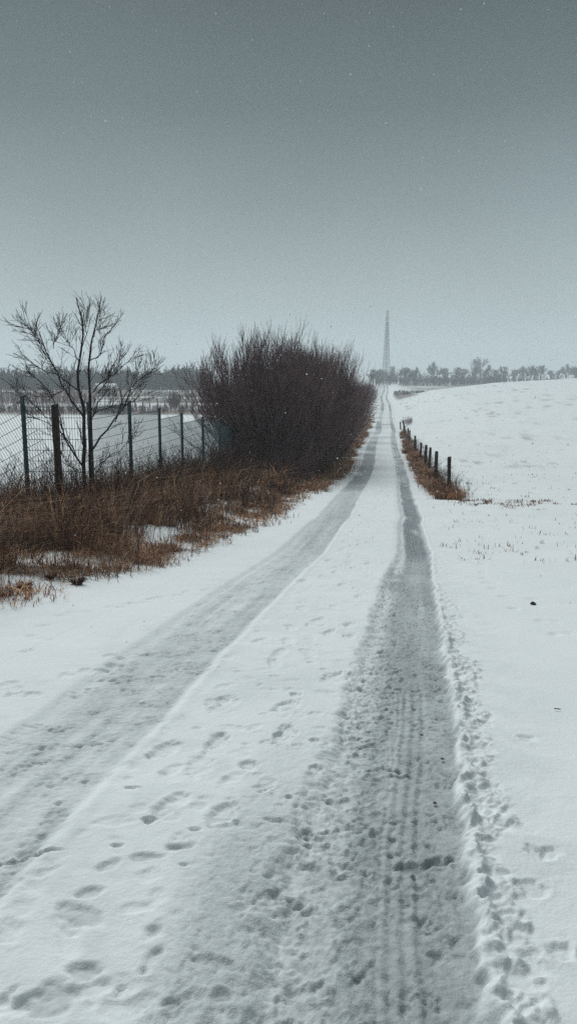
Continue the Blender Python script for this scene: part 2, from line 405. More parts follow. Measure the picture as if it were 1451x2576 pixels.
# --- the track
ys = row_list(1.15, .0075, .85)
ts = np.concatenate([np.arange(-EDGE - .15, .12, .0105), np.arange(.12, 1.30, .0056), np.linspace(1.30, EDGE + .15, 34)])
T, Yg = np.meshgrid(ts, ys); X = x_road(Yg) + T
Z = H0(X, Yg); wet = np.zeros_like(Z)
drift = sstep(9, 30, Yg) * .22 * (fbm(Yg * .10, 0 * Yg, 80) - .5)
tw = T + .09 * (fbm(Yg * .9, 0 * Yg + 3, 81) - .5) + .02 * (fbm(Yg * 4, T * 3, 82) - .5) + drift
rl = sbox(tw, -1.10, -.45, .05); eL = np.interp(Yg, [0, 2.5, 4.5, 8, 10, 14], [.36, .42, .47, .50, .58, .60]); te = tw + .075 * (fbm(X * 13, Yg * 13, 108) - .5) * np.interp(Yg, [0, 6, 14], [1, 1, .4])
rr = sstep(eL - .06, eL + .05, te) * (1 - sstep(.985, 1.02, te))
wx = X + .03 * (fbm(X * 20, Yg * 20, 101) - .5); wy = Yg + .03 * (fbm(X * 20, Yg * 20, 102) - .5)
g1 = fbm(X * 9, Yg * 9, 84); g2 = fbm(wx * 31, wy * 36, 86, 3); g3 = fbm(wx * 66, wy * 66, 88, 2)
Z += (.010 * (fbm(X * 4, Yg * 4, 83) - .5) + .003 * (g2 - .5)) * (1 - sstep(1.4, 1.7, np.abs(T)))
pits = np.maximum(0, .43 - g2) * .065 + np.maximum(0, .42 - g3) * .02
Z -= .022 * rl + .040 * rr
Z += rl * (.007 * (g1 - .5) + .009 * (g2 - .5) * sstep(.4, .6, g1) + .006 * (g3 - .5) - pits * .8 * sstep(.5, .62, g1))
near = 1.0
clump = np.maximum(0, fbm(wx * 30, wy * 30, 90, 4) - .48) * .042 * sbox(tw, .40, .74, .07)
rough = .22 + .78 * sstep(.36, .58, fbm(X * 3.2, Yg * 1.1, 107))
clump = clump * rough; pits = pits * rough
Z += rr * (clump + .005 * (g2 - .5) - pits * sstep(.35, .6, g1) + .004 * (g3 - .5))
tread = sbox(tw, .72, .87, .01) * sstep(.25, .5, fbm(Yg * .6, 0 * Yg, 92))
Z += rr * tread * (-.005 + .0038 * np.cos(2 * math.pi * tw / .046)) * (.5 + g1) 
# berm and thrown clods on the right lip
lip = np.exp(-((te - 1.04) / .022) ** 2); thrown = sbox(tw, 1.03, 1.17 + .22 * (fbm(X * 5, Yg * 5, 106) - .5), .03) * np.interp(Yg, [0, 4, 7, 12], [1, 1, .45, .0])
Z += lip * (.004 + .032 * sstep(.35, .65, g1) * (.4 + 1.1 * (g2 - .2))) * np.interp(Yg, [0, 5, 9, 20], [1, .9, .4, .1])
Z += thrown * (np.maximum(0, fbm(wx * 19, wy * 19, 103, 4) - .46) * .062 * (.4 + 1.2 * fbm(Yg * 1.3, 0 * Yg, 105)) + np.maximum(0, g2 - .45) * .03 - pits * .5 - .006)
Z += np.exp(-((te + .42) / .04) ** 2) * .006
# rough spray at the left-hand side of the right rut, close to the camera
spray = sbox(tw, .12, .45, .1) * np.interp(Yg, [0, 2.3, 3.2, 4.2], [1, .9, .25, 0])
Z += spray * ((g2 - .5) * .005 - pits * .4)
apply_dents(X, Yg, Z, wet)
ed = np.clip((np.abs(T) - EDGE) / .15, 0, 1); Z -= .0004 + .02 * ed ** 2
strk = fbm(tw * 14, Yg * .45, 99)
pl = sstep(-1.22, -.86, tw) * (1 - sstep(-.50, -.43, tw)) * (.52 + .5 * (g1 - .5) + .9 * (strk - .5))
pn = np.interp(Yg, [0, 6, 10], [1, 1, 0])
pr = (sstep(eL - .08, eL + .18, te) * pn + (.25 * sstep(.42, .52, te) + .75 * sstep(.62, .70, te)) * (1 - pn)) * (1 - sstep(.985, 1.02, te)) * (.85 + .3 * (g1 - .5) + .7 * (strk - .5))
pack = np.maximum.reduce([pl, pr, thrown * .25 * sstep(.3, .55, g2), spray * .7, .18 * sstep(.4, .7, g1) * np.interp(Yg, [0, 6, 12], [1, .6, .3]) * (1 - sstep(1.25, 1.6, np.abs(T)))])
nw = fbm(X * 2.2, Yg * .9, 94); nw2 = fbm(X * 7, Yg * 3.2, 95)
wr = sbox(tw, .66, .95, .04) * sbox(Yg, 9.6, 27, 1.0) * sstep(.26, .44, nw * .6 + nw2 * .4) * .95
wr = np.maximum(wr, sbox(te, .52, .72, .05) * sbox(Yg, 7.2, 8.9, .5) * sstep(.36, .60, nw2) * .6)
wr = np.maximum(wr, rr * sbox(Yg, 27, 60, 4) * sstep(.42, .55, nw) * .7)
wr = np.maximum(wr, rr * sstep(.55, .30, g2) * .30 * (Yg < 11))
wr = np.maximum(wr, rr * sstep(.60, .72, te) * (.08 + .30 * sstep(.40, .62, fbm(X * 5, Yg * 1.6, 109))) * (Yg < 12))
wl = rl * sbox(Yg, 22, 64, 5) * sstep(.36, .52, fbm(X * .8, Yg * .25, 96)) * .75
wl = np.maximum(wl, rl * sbox(Yg, 11, 24, 3) * .22)
far = (rl + rr) * sbox(Yg, 80, 420, 12) * sstep(.40, .55, fbm(T * .4 + 3, Yg * .045, 97)) * .7
puddle = sbox(T, -1.0, 1.0, .2) * (sbox(Yg, 92, 96, 1) + .6 * sbox(Yg, 66, 68, .5) + .5 * sbox(Yg, 57, 58, .3)) * .7
wet = np.clip(np.maximum.reduce([wet, wr, wl, far, puddle]), 0, 1)
keep = Yg[:, 0] < 640
V = np.stack([X, Yg, Z], -1)[keep]
me = new_mesh('farm_track', V.reshape(-1, 3), grid_faces(*V.shape[:2]))
fattr(me, 'wet', wet[keep]); fattr(me, 'pack', np.clip(pack, 0, 1)[keep]); fattr(me, 'litter', 0 * wet[keep])
tag(link('farm_track', me, M['snow']), 'snowy farm track with two slushy wheel ruts running to the hill', kind='structure')

def hz(x, y): return float(H0(np.array(float(x)), np.array(float(y))))

# ------------------------------------------------------------------ panel fence on the left
def post_mesh(w, d, h):
    parts = [box_arrays(-w / 2, w / 2, -d / 2, d / 2, -.25, h), box_arrays(-w / 2 - .006, w / 2 + .006, -d / 2 - .006, d / 2 + .006, h + .0005, h + .018)]
    return new_mesh('post', *join_arrays(parts), smooth=False)
fence = empty('panel_fence', (-3.7, 14.4, hz(-3.7, 14.4)))
tag(fence, 'green grey steel mesh panel fence behind the bare tree', 'fence')
FO = np.array(fence.location)
POSTS = [(57, 998, 14.4), (224, 1014, 14.4), (325, 1010, 16.9), (400.5, 1028, 19.2), (457, 1040, 21.4), (510, 1050, 23.8), (552.5, 1057, 26.1), (583, 1064, 28.4), (608, 1069, 30.8)]
tops = [at(*q) for q in POSTS]
def panel(parent, A, B, top, height=1.63, name='mesh_panel'):
    """A, B: plan positions; level panel with upright rods, crossbars as children"""
    A = np.array([A[0], A[1], top]); B = np.array([B[0], B[1], top]); d = B - A; Ln = np.linalg.norm(d); d /= Ln
    n = int(Ln / .05); s = np.linspace(.03, Ln - .03, n)
    P = np.stack([A + d * q for q in s]); Q = P.copy(); Q[:, 2] -= height
    me = new_mesh(name, *tube_arrays(np.stack([P, Q], 1) - FO, np.full((n, 2), .0042), 3))
    o = link(name, me, M['steel'], parent)
    nb = int(height / .2) + 1
    bme = new_mesh('crossbar', *tube_arrays((np.array([[A, B]]) - FO) * [1, 1, 0], np.full((1, 2), .0052), 4))
    for k in range(nb):
        c = link('crossbar', bme, M['steel'], o, (0, 0, top - FO[2] - .02 - k * .2))
        c.rotation_euler = (0, 0, 0)
    return o
for k, p in enumerate(tops):
    g = hz(p[0], p[1]); print('fence post', k, np.round(p, 2), 'height', round(p[2] - g, 2))
    link('post', post_mesh(.072, .05, max(1.2, p[2] - g)), M['steel'], fence, (p[0] - FO[0], p[1] - FO[1], g - FO[2]))
panel(fence, tops[0], tops[1], at(140, 1021, 14.4)[2])
for k in range(1, len(tops) - 1):
    panel(fence, tops[k], tops[k + 1], tops[k + 1][2] - .03)
# the sloping panel that follows the bank down to the left
A = tops[0] + np.array([-.04, 0, -.06]); dr = unit(np.array([-math.cos(math.radians(28)), -.12, -math.sin(math.radians(28))])); up_ = unit(np.cross(np.cross(dr, [0, 0, 1.]), dr))
Ln = 2.5; s = np.arange(.03, Ln, .05)
P = np.stack([A + dr * q for q in s]) - FO; Q = P - up_ * 1.63
o = link('mesh_panel', new_mesh('mesh_panel', *tube_arrays(np.stack([P, Q], 1), np.full((len(s), 2), .0042), 3)), M['steel'], fence)
for k in range(9):
    a = A - FO - up_ * (.02 + k * .2)
    link('crossbar', new_mesh('crossbar', *tube_arrays(np.array([[a, a + dr * Ln]]), np.full((1, 2), .0052), 4)), M['steel'], o)
pe = A + dr * (Ln + .04); link('post', post_mesh(.072, .05, 1.6), M['steel'], fence, (pe[0] - FO[0], pe[1] - FO[1], hz(pe[0], pe[1]) - FO[2]))

# old wooden post standing in front of the fence
def round_post(h, r, seed, lean=(0, 0), seg=10, rings=9):
    q = np.random.default_rng(seed); s = np.linspace(0, 1, rings); a = np.arange(seg) * 2 * math.pi / seg
    wob = np.cumsum(q.normal(size=(rings, 2)) * r * .10, 0)
    V = []
    for i, t in enumerate(s):
        rad = r * (1.06 - .12 * t) * (1 + .07 * q.normal(size=seg))
        z = -.3 + (h + .3) * t
        V.append(np.stack([rad * np.cos(a) + wob[i, 0] + lean[0] * t * h, rad * np.sin(a) + wob[i, 1] + lean[1] * t * h, np.full(seg, z) + (q.normal(size=seg) * r * .18 if i == rings - 1 else 0)], -1))
    V.append(np.array([[wob[-1, 0] + lean[0] * h, wob[-1, 1] + lean[1] * h, h + r * .05]]))
    V = np.concatenate(V); F = []
    for i in range(rings - 1):
        for j in range(seg): F.append([i * seg + j, i * seg + (j + 1) % seg, (i + 1) * seg + (j + 1) % seg, (i + 1) * seg + j])
    c = len(V) - 1; b = (rings - 1) * seg
    for j in range(0, seg, 2): F.append([b + j, b + (j + 1) % seg, b + (j + 2) % seg, c])
    return new_mesh('post', V, np.array(F))
p = at(140, 1018, 12.4); g = hz(p[0], p[1])
tag(link('wooden_post', round_post(p[2] - g, .062, 3), M['wood'], None, (p[0], p[1], g)), 'thick weathered wooden post standing left of the bare tree trunk', 'post')

# ------------------------------------------------------------------ post and wire fence on the right
RP = [(1130, 1150, 21.6, 0, .058), (1100.5, 1141, 25.6, -.03, .040), (1097.5, 1135, 27.2, 0, .060), (1079.7, 1126, 31.6, .02, .055), (1070.7, 1119.5, 34.3, 0, .062), (1058, 1113.5, 39, 0, .055), (1046.5, 1105, 45, -.05, .055), (1041.8, 1096, 48, .03, .058),
      (1030.2, 1083, 57, 0, .06), (1025.3, 1077, 62, .03, .06), (1018.7, 1071, 70, -.05, .065), (1014.5, 1068, 76, .03, .07), (1008.5, 1061, 82, -.14, .07), (1016, 1058, 86, -.12, .07)]
p0 = at(*RP[0][:3]); rf = empty('wire_fence', (p0[0], p0[1], hz(p0[0], p0[1]))); RO = np.array(rf.location)
tag(rf, 'dark wooden post and wire fence along the right edge of the track', 'fence')
line = []
for k, (x, v, Y, ln, r) in enumerate(RP):
    p = at(x, v, Y); g = hz(p[0], p[1]); h = min(max(p[2] - g, .75), 1.5); print('right post', k, np.round(p, 2), 'h', round(p[2] - g, 2))
    link('post', round_post(h, r, 20 + k, (ln, 0), 8, 6), M['wood'], rf, (p[0] - RO[0], p[1] - RO[1], g - RO[2]))
    if k != 1: line.append(np.array([p[0] + ln * h * .6, p[1], g, h]))
for fr_ in (.35, .62, .92):
    pts = []
    for a, b in zip(line[:-1], line[1:]):
        for s in np.linspace(0, 1, 5)[:-1]:
            q = a * (1 - s) + b * s; pts.append([q[0] - RO[0], q[1] - RO[1], q[2] + q[3] * fr_ - RO[2] - .10 * s * (1 - s) * 2])
    pts = np.array(pts); P = np.stack([pts[:-1], pts[1:]], 1)
    link('wire', new_mesh('wire', *tube_arrays(P, np.full((len(P), 2), .003), 3)), M['wire'], rf)

# ------------------------------------------------------------------ small bare tree in front of the panel fence
def c1(x, y): return (x * .4274, 723.4 + y * .4274)
TY = 13.3
limbs = [([(500, 1130), (497, 1000), (495, 900), (500, 760), (465, 600), (465, 480), (485, 350), (490, 220), (470, 130), (455, 60)], .050, 0),
         ([(530, 1130), (535, 1000), (540, 850), (540, 650), (520, 520), (530, 430), (545, 300), (575, 150), (597, 45)], .046, .25),
         ([(500, 770), (430, 680), (380, 590), (320, 460), (270, 360), (235, 270), (213, 180)], .028, -.3),
         ([(290, 400), (250, 335), (190, 285), (115, 235)], .014, -.6),
         ([(235, 330), (190, 260), (135, 205)], .012, -.2),
         ([(540, 960), (580, 900), (640, 840), (720, 720), (760, 640), (800, 560), (880, 500), (950, 455)], .030, .5),
         ([(545, 620), (600, 560), (680, 500), (760, 430), (812, 345)], .020, .2),
         ([(470, 610), (400, 560), (340, 510), (260, 490), (190, 440), (130, 395), (88, 342)], .020, .5),
         ([(345, 800), (270, 760), (190, 680), (90, 580), (40, 550)], .013, -.5),
         ([(480, 1040), (440, 980), (380, 880), (350, 770), (320, 640), (240, 550), (170, 510), (105, 470)], .026, -.4),
         ([(530, 430), (590, 400), (610, 300), (650, 250), (712, 185)], .016, .5),
         ([(470, 440), (430, 360), (395, 310), (365, 250)], .012, -.2),
         ([(315, 360), (330, 300), (360, 218)], .010, .1),
         ([(580, 620), (640, 540), (690, 450), (745, 345)], .015, -.3),
         ([(760, 640), (840, 560), (900, 480), (935, 415)], .012, .8),
         ([(560, 740), (620, 700), (730, 690), (840, 640), (912, 600)], .013, -.6),
         ([(490, 1060), (400, 900), (300, 800), (180, 760), (140, 700)], .018, -.7),
         ([(545, 760), (600, 650), (640, 600), (660, 480), (690, 400)], .016, .6),
         ([(485, 350), (510, 260), (505, 170), (523, 108)], .010, .2), ([(545, 300), (570, 250), (590, 180), (605, 120)], .010, -.2),
         ([(680, 790), (730, 650), (790, 540), (840, 400)], .014, .9), ([(380, 600), (300, 640), (200, 640), (110, 580)], .013, .5),
         ([(440, 690), (400, 600), (385, 500), (300, 440), (160, 340)], .014, .9), ([(530, 1080), (640, 1000), (740, 930), (850, 830)], .012, -.6), ([(480, 1090), (390, 1040), (330, 900), (240, 840)], .014, -.2)]
q = np.random.default_rng(5)
P, R = [], []
base = at(*c1(512, 1130), TY); gz = hz(base[0], base[1])
for pts, r, dy in limbs:
    pts = np.array(pts, float); n = len(pts)
    s = np.linspace(0, n - 1, 12); xs = np.interp(s, range(n), pts[:, 0]); yy = np.interp(s, range(n), pts[:, 1])
    u = np.linspace(0, 1, 12)
    path = np.array([at(*c1(a, b), TY + dy * (w ** 1.1) * 1.2) for a, b, w in zip(xs, yy, u)])
    path[1:] += q.normal(size=(11, 3)) * .012
    P.append(path); R.append(r * .66 * (1 - .80 * u))
P = np.array(P); R = np.array(R)
P[:2, 0] = np.array([[base[0] - .04, base[1], gz - .1], [base[0] + .05, base[1] + .05, gz - .1]])
tree = empty('bare_tree', (base[0], base[1], gz)); TO = np.array([base[0], base[1], gz])
tag(tree, 'small bare tree with spreading dark branches in front of the panel fence', 'tree')
for i in range(len(P)):
    link('trunk' if i < 2 else 'limb', new_mesh('limb', *tube_arrays(P[i:i + 1] - TO, R[i:i + 1] * (1.1 if i < 2 else 1), 8 if i < 2 else 6)), M['bark'], tree)
Q1, S1 = grow(q, P, np.maximum(R, .009), 11, .12, .86, .16, .55, .32, .80, .22, k=5, rs=.36, wob=.014)
Q2, S2 = grow(q, Q1, S1, 4, .2, .9, .08, .30, .35, .8, .18, k=3, rs=.7, wob=.015)
Q3, S3 = grow(q, P, np.maximum(R, .007), 22, .3, .98, .03, .10, .8, 1.4, .1, k=2, rs=.45)
Va = join_arrays([tube_arrays(Q1 - TO, np.maximum(S1, .0034), 4), tube_arrays(Q2 - TO, np.maximum(S2, .0028), 3), tube_arrays(Q3 - TO, np.maximum(S3, .0022), 3)])
tw_ = link('crown', new_mesh('crown', *Va), M['bark'], tree)

# ------------------------------------------------------------------ hedge of tall shrubs along the left of the track
def shrub_mesh(seed, Hh, Rb, stems, nb, nt, lift=1.0):
    q = np.random.default_rng(seed)
    rho = np.sqrt(q.uniform(0, 1, stems)); ph = q.uniform(0, 2 * math.pi, stems)
    lump = 1 + .13 * np.sin(ph * 3 + seed) + .10 * q.normal(size=stems)
    top = Hh * (1 - .42 * rho ** 2.6) * (1 + .07 * q.normal(size=stems)) * np.where(q.random(stems) < .15, .6, 1)
    bx, by = .33 * Rb * rho * np.cos(ph) + q.normal(size=stems) * .12, .33 * Rb * rho * np.sin(ph) + q.normal(size=stems) * .12
    tx, ty = Rb * rho * lump * np.cos(ph), Rb * rho * lump * np.sin(ph)
    k = 7; s = np.linspace(0, 1, k)
    P = np.stack([bx[:, None] + (tx - bx)[:, None] * s ** 1.05, by[:, None] + (ty - by)[:, None] * s ** 1.05, top[:, None] * s ** 1.12 - .1 * (1 - s)], -1)
    P += q.normal(size=P.shape) * .05 * (s > 0)[None, :, None]
    R = np.full((stems, 1), .021) * (1 - .8 * s)[None]
    Q1, S1 = grow(q, P, R, nb, .12, .86, .8, 1.9, .22, .68, .34, k=4, rs=.6, wob=.035)
    Q2, S2 = grow(q, Q1, S1, nt, .15, .9, .32, 1.0, .15, .5, .36, k=3, rs=.65, wob=.04)
    return (new_mesh('stems', *tube_arrays(P, np.maximum(R, .005), 4)),
            new_mesh('twigs', *join_arrays([tube_arrays(Q1, np.maximum(S1, .0042), 3), tube_arrays(Q2, np.maximum(S2, .0040), 3)])))
SA = shrub_mesh(11, 5.3, 3.2, 115, 15, 6); SB = shrub_mesh(12, 5.0, 2.9, 90, 13, 6)
def shrub(src, x, y, sx, sz, rz, label, group='tall shrubs in the hedge beside the track'):
    o = empty('hedge_shrub', (x, y, hz(x, y) - .02)); tag(o, label, 'shrub', group)
    o.rotation_euler = (0, 0, rz); o.scale = (sx, sx, sz)
    link('stems', src[0], M['shrub'], o); link('twigs', src[1], M['shrub'], o)
    return o
def hedge_x(y): return float(x_road(y)) - 4.3
shrub(SA, -.95, 29.6, 1.0, .97, .3, 'big rounded bare shrub at the near end of the hedge, beside the panel fence')
shrub(SB, .55, 31.4, .93, .97, 1.9, 'tall dense bare shrub just right of the big rounded hedge end')
shrub(SB, 1.4, 37.0, .93, 1.09, 4.1, 'bare shrub forming the right shoulder of the tall hedge')
shrub(SA, -.7, 35.5, 1.0, 1.02, 2.2, 'bare shrub whose top shows behind the big rounded hedge end')
ORD2 = 'first second third fourth fifth sixth seventh eighth ninth tenth eleventh twelfth thirteenth fourteenth'.split()
for i, y in enumerate((42, 47, 53, 60, 68, 78, 90, 104, 120, 138, 158, 180, 203, 226)):
    sc = rng.uniform(.85, 1.05)
    shrub(SB if i % 2 else SA, hedge_x(y) + rng.uniform(-.2, .4) - .5 + (.6 if y < 50 else 0), y, sc * (1 if y < 60 else .95), sc * (1.16 if y < 50 else 1.0 if y < 70 else .9), rng.uniform(0, 6), ORD2[i] + ' shrub of the hedge receding to the hill behind the tall front clump')

# ------------------------------------------------------------------ dry grass and brambles
def blades(q, X, Y, Hh, W, lean, az=None):
    n = len(X); Zb = H0(X, Y) - .015
    a = q.uniform(0, 2 * math.pi, n) if az is None else az; d = np.stack([np.cos(a), np.sin(a)], -1)
    l = lean * Hh * q.uniform(.35, 1.5, n)
    wv = np.stack([-d[:, 1], d[:, 0]], -1) * W[:, None]
    b = np.stack([X, Y], -1)
    m = b + d * (l * .35)[:, None]; t = b + d * l[:, None]
    V = np.zeros((n, 5, 3))
    V[:, 0, :2] = b - wv; V[:, 1, :2] = b + wv; V[:, 2, :2] = m - wv * .75; V[:, 3, :2] = m + wv * .75; V[:, 4, :2] = t
    V[:, 0, 2] = V[:, 1, 2] = Zb; V[:, 2, 2] = V[:, 3, 2] = Zb + Hh * .62; V[:, 4, 2] = Zb + Hh * (1.05 - .35 * np.minimum(1, l / Hh))
    i = np.arange(n)[:, None] * 5
    F = np.concatenate([i + np.array([[0, 1, 3]]), i + np.array([[0, 3, 2]]), i + np.array([[2, 3, 4]])])
    return V.reshape(-1, 3), F
PAL = np.array([[.36, .165, .082], [.21, .092, .054], [.45, .25, .13], [.56, .38, .22], [.11, .060, .048], [.30, .21, .145]])
def blade_cols(q, n, x, y, w):
    c = PAL[q.choice(len(PAL), n, p=w)] * q.uniform(.75, 1.25, (n, 1))
    tone = .45 + 1.25 * fbm(x * .9, y * .9, 41)
    return np.repeat(c * tone[:, None], 5, 0)
def grass_obj(name, label, q, X, Y, Hh, W, lean, w, cat='grass'):
    V, F = blades(q, X, Y, Hh, W, lean)
    me = new_mesh(name, V, F, smooth=False); cattr(me, 'col', blade_cols(q, len(X), X, Y, w))
    return tag(link(name, me, M['grass']), label, cat, kind='stuff')
q = np.random.default_rng(21)
def scatter(n, y0, y1, t0, t1, pw, mask):
    u = q.uniform(0, 1, n); y = (y0 ** (1 - pw) + u * (y1 ** (1 - pw) - y0 ** (1 - pw))) ** (1 / (1 - pw))
    t = q.uniform(t0, t1, n); x = x_road(y) + t
    k = q.uniform(0, 1, n) < mask(x, y)
    return x[k], y[k]
def tussock_grass(name, label, n, per, y0, y1, t0, t1, pw, mask, hfun, spread, w, wmul, seed):
    r = np.random.default_rng(seed); cx_, cy_ = scatter(n, y0, y1, t0, t1, pw, mask); m = len(cx_)
    k = np.repeat(np.arange(m), r.poisson(per, m) + 4); N_ = len(k)
    big = r.lognormal(0, .30, m); az = r.uniform(0, 6.28, m); tone = r.uniform(.65, 1.75, m); grey = r.uniform(0, 1, m) ** 2; lean = r.uniform(.35, 1.5, m)
    a = az[k] + r.normal(size=N_) * 1.0; off = spread * big[k] * np.abs(r.normal(size=N_))
    X = cx_[k] + np.cos(a) * off; Y = cy_[k] + np.sin(a) * off
    Hh = hfun(cx_, cy_)[k] * np.clip(big[k], .5, 1.9) * r.uniform(.35, 1.15, N_); W = r.uniform(.0022, .0046, N_) * np.clip(Y / 10, .9, 3.2) * wmul
    V, F = blades(r, X, Y, Hh, W, lean[k], az=a)
    c = PAL[r.choice(len(PAL), N_, p=w)] * r.uniform(.75, 1.25, (N_, 1)) * tone[k][:, None]
    c = c * (1 - .55 * grey[k][:, None]) + c.mean(1, keepdims=True) * np.array([[1.05, 1.0, .92]]) * .55 * grey[k][:, None]
    me = new_mesh(name, V, F, smooth=False); cattr(me, 'col', np.repeat(c, 5, 0))
    return tag(link(name, me, M['grass']), label, 'grass', kind='stuff')
def vh(x, y):
    return .14 + .50 * sstep(.1, 1.4, verge_edge(y) - (x - x_road(y))) * (.35 + 1.1 * fbm(x * .9, y * .9, 44))
tussock_grass('verge_grass', 'tangled brown dead grass on the left verge below the fence', 2600, 62, 5.0, 90, -7.3, -1.3, 1.5, verge_mask, vh, .13, [.24, .22, .16, .12, .14, .12], 1.0, 22)
tussock_grass('hedge_edge_grass', 'ragged tan grass along the foot of the hedge beside the track', 700, 45, 22, 110, -3.6, -1.55, 1.2, lambda x, y: sstep(.34, .5, fbm(x * .9, y * .5, 46)), lambda x, y: .16 + .3 * fbm(x, y * .6, 47), .14, [.24, .16, .22, .18, .10, .10], 1.0, 24)
# flattened litter along the front edge
X, Y = scatter(60000, 5.2, 40, -4.5, -1.1, 1.4, lambda x, y: sstep(-.5, .0, verge_edge(y) - (x - x_road(y))) * (1 - sstep(.7, 1.6, verge_edge(y) - (x - x_road(y)))) * sstep(.50, .60, fbm(x * 2.6, y * 2.6, 59)))
grass_obj('flattened_grass', 'flattened straw and dead leaves along the snowy edge of the left verge', q, X, Y, q.uniform(.05, .17, len(X)), q.uniform(.003, .006, len(X)) * np.clip(Y / 10, 1, 2.4), 1.9, [.25, .2, .2, .1, .15, .1])
# right verge
tussock_grass('fence_line_grass', 'strip of reddish brown dead grass under the wooden fence', 900, 60, 19.2, 78, 1.2, 2.5, 1.3, rverge_mask, lambda x, y: np.interp(y, [19, 21, 30], [.20, .25, .27]), .10, [.26, .30, .12, .08, .16, .08], 1.3, 23)
# brambles: dark branching stems among the grass
def brambles(n, y0, y1, t0, t1, pw, mask, h0, h1, seed, nb=6):
    r = np.random.default_rng(seed); X, Y = scatter(n, y0, y1, t0, t1, pw, mask); n = len(X)
    hgt = r.uniform(h0, h1, n); a = r.uniform(0, 6.28, n); l = hgt * r.uniform(.05, .55, n); s = np.linspace(0, 1, 5)
    P = np.stack([X[:, None] + np.cos(a)[:, None] * l[:, None] * s ** 1.6, Y[:, None] + np.sin(a)[:, None] * l[:, None] * s ** 1.6, (H0(X, Y) - .03)[:, None] + hgt[:, None] * s ** .9], -1)
    P += r.normal(size=P.shape) * .018 * (s > 0)[None, :, None]
    R = np.clip(Y / 12, .8, 2.6)[:, None] * .0042 * (1 - .7 * s)[None]
    Q, S = grow(r, P, R, nb, .25, .97, .12, .42, .4, 1.0, .2, k=3, rs=.7)
    return new_mesh('bramble_thicket', *join_arrays([tube_arrays(P, np.maximum(R, .0018), 3), tube_arrays(Q, np.maximum(S, .0016), 3)]))
tag(link('bramble_thicket', brambles(4200, 5.4, 60, -6.6, -2.0, 1.5, verge_mask, .35, .95, 31), M['bramble']), 'dark bramble stems standing up out of the brown verge grass', 'brambles', kind='stuff')
tag(link('weed_stalks', brambles(900, 10.5, 40, -6.4, -3.7, 1.2, lambda x, y: np.ones_like(x) * .9, .7, 1.35, 32, 9), M['bramble']), 'tall dead weed stalks growing along the foot of the panel fence', 'weeds', kind='stuff')
tag(link('hedge_foot_brambles', brambles(3000, 25, 120, -6.5, -2.2, 1.2, lambda x, y: np.ones_like(x), .5, 1.6, 33, 8), M['shrub']), 'dense dark brush around the foot of the tall hedge', 'brush', kind='stuff')
tag(link('fence_line_weeds', brambles(170, 20.0, 60, 1.8, 2.6, 1.3, lambda x, y: np.ones_like(x), .15, .5, 34, 6), M['bramble']), 'thin dark weed stems tangled in the wooden fence', 'weeds', kind='stuff')

# sparse tufts poking through the snow
def tufts(pts, per, h, seed, name, label, spread=.06):
    r = np.random.default_rng(seed); X, Y = [], []
    for (x, y) in pts:
        k = max(2, int(per * r.uniform(.4, 1.8))); X += list(x + r.normal(size=k) * spread * r.uniform(.5, 2)); Y += list(y + r.normal(size=k) * spread)
    X, Y = np.array(X), np.array(Y)
    grass_obj(name, label, r, X, Y, r.uniform(.4, 1.2, len(X)) * h, r.uniform(.003, .006, len(X)) * np.clip(Y / 12, 1, 2.2), .75, [.15, .25, .08, .05, .37, .10])
r = np.random.default_rng(40)
pts = [ground_at(x, v)[:2] for x, v in [(r.uniform(1150, 1460), 1266 + r.normal() * 5) for _ in range(12)] + [(r.normal(1295, 45), 1268 + r.normal() * 7) for _ in range(22)] + [(r.uniform(1140, 1230), 1262 + r.normal() * 5) for _ in range(14)]]
tufts(pts, 16, .085, 41, 'field_edge_tufts', 'ragged row of dark grass tufts crossing the snow right of the fence end', .07)
pts = [ground_at(r.uniform(1110, 1460), r.uniform(1285, 1420))[:2] for _ in range(70)]
tufts(pts, 4, .09, 42, 'stray_grass', 'few thin grass blades poking through the snow on the right', .05)
pts = [ground_at(r.uniform(1060, 1460), r.uniform(1035, 1250))[:2] for _ in range(150)] + [ground_at(r.uniform(1090, 1460), 1062 + r.normal() * 4)[:2] for _ in range(30)] + [ground_at(1210 + k * 3 + r.normal() * 8, 1110 + k * 1.6 + r.normal() * 6)[:2] for k in range(40)]
pts = [p for p in pts if p[1] < 190]
tufts(pts, 5, .07, 44, 'field_stubble', 'scattered stubble specks showing through the snow on the right field', .15)
pts = [(float(x_road(y)) + float(verge_edge(y)) + r.uniform(-.1, .55), y) for y in r.uniform(6.2, 30, 120)]
tufts(pts, 9, .13, 43, 'verge_edge_tufts', 'small straggling tufts in the snow along the left verge edge', .06)

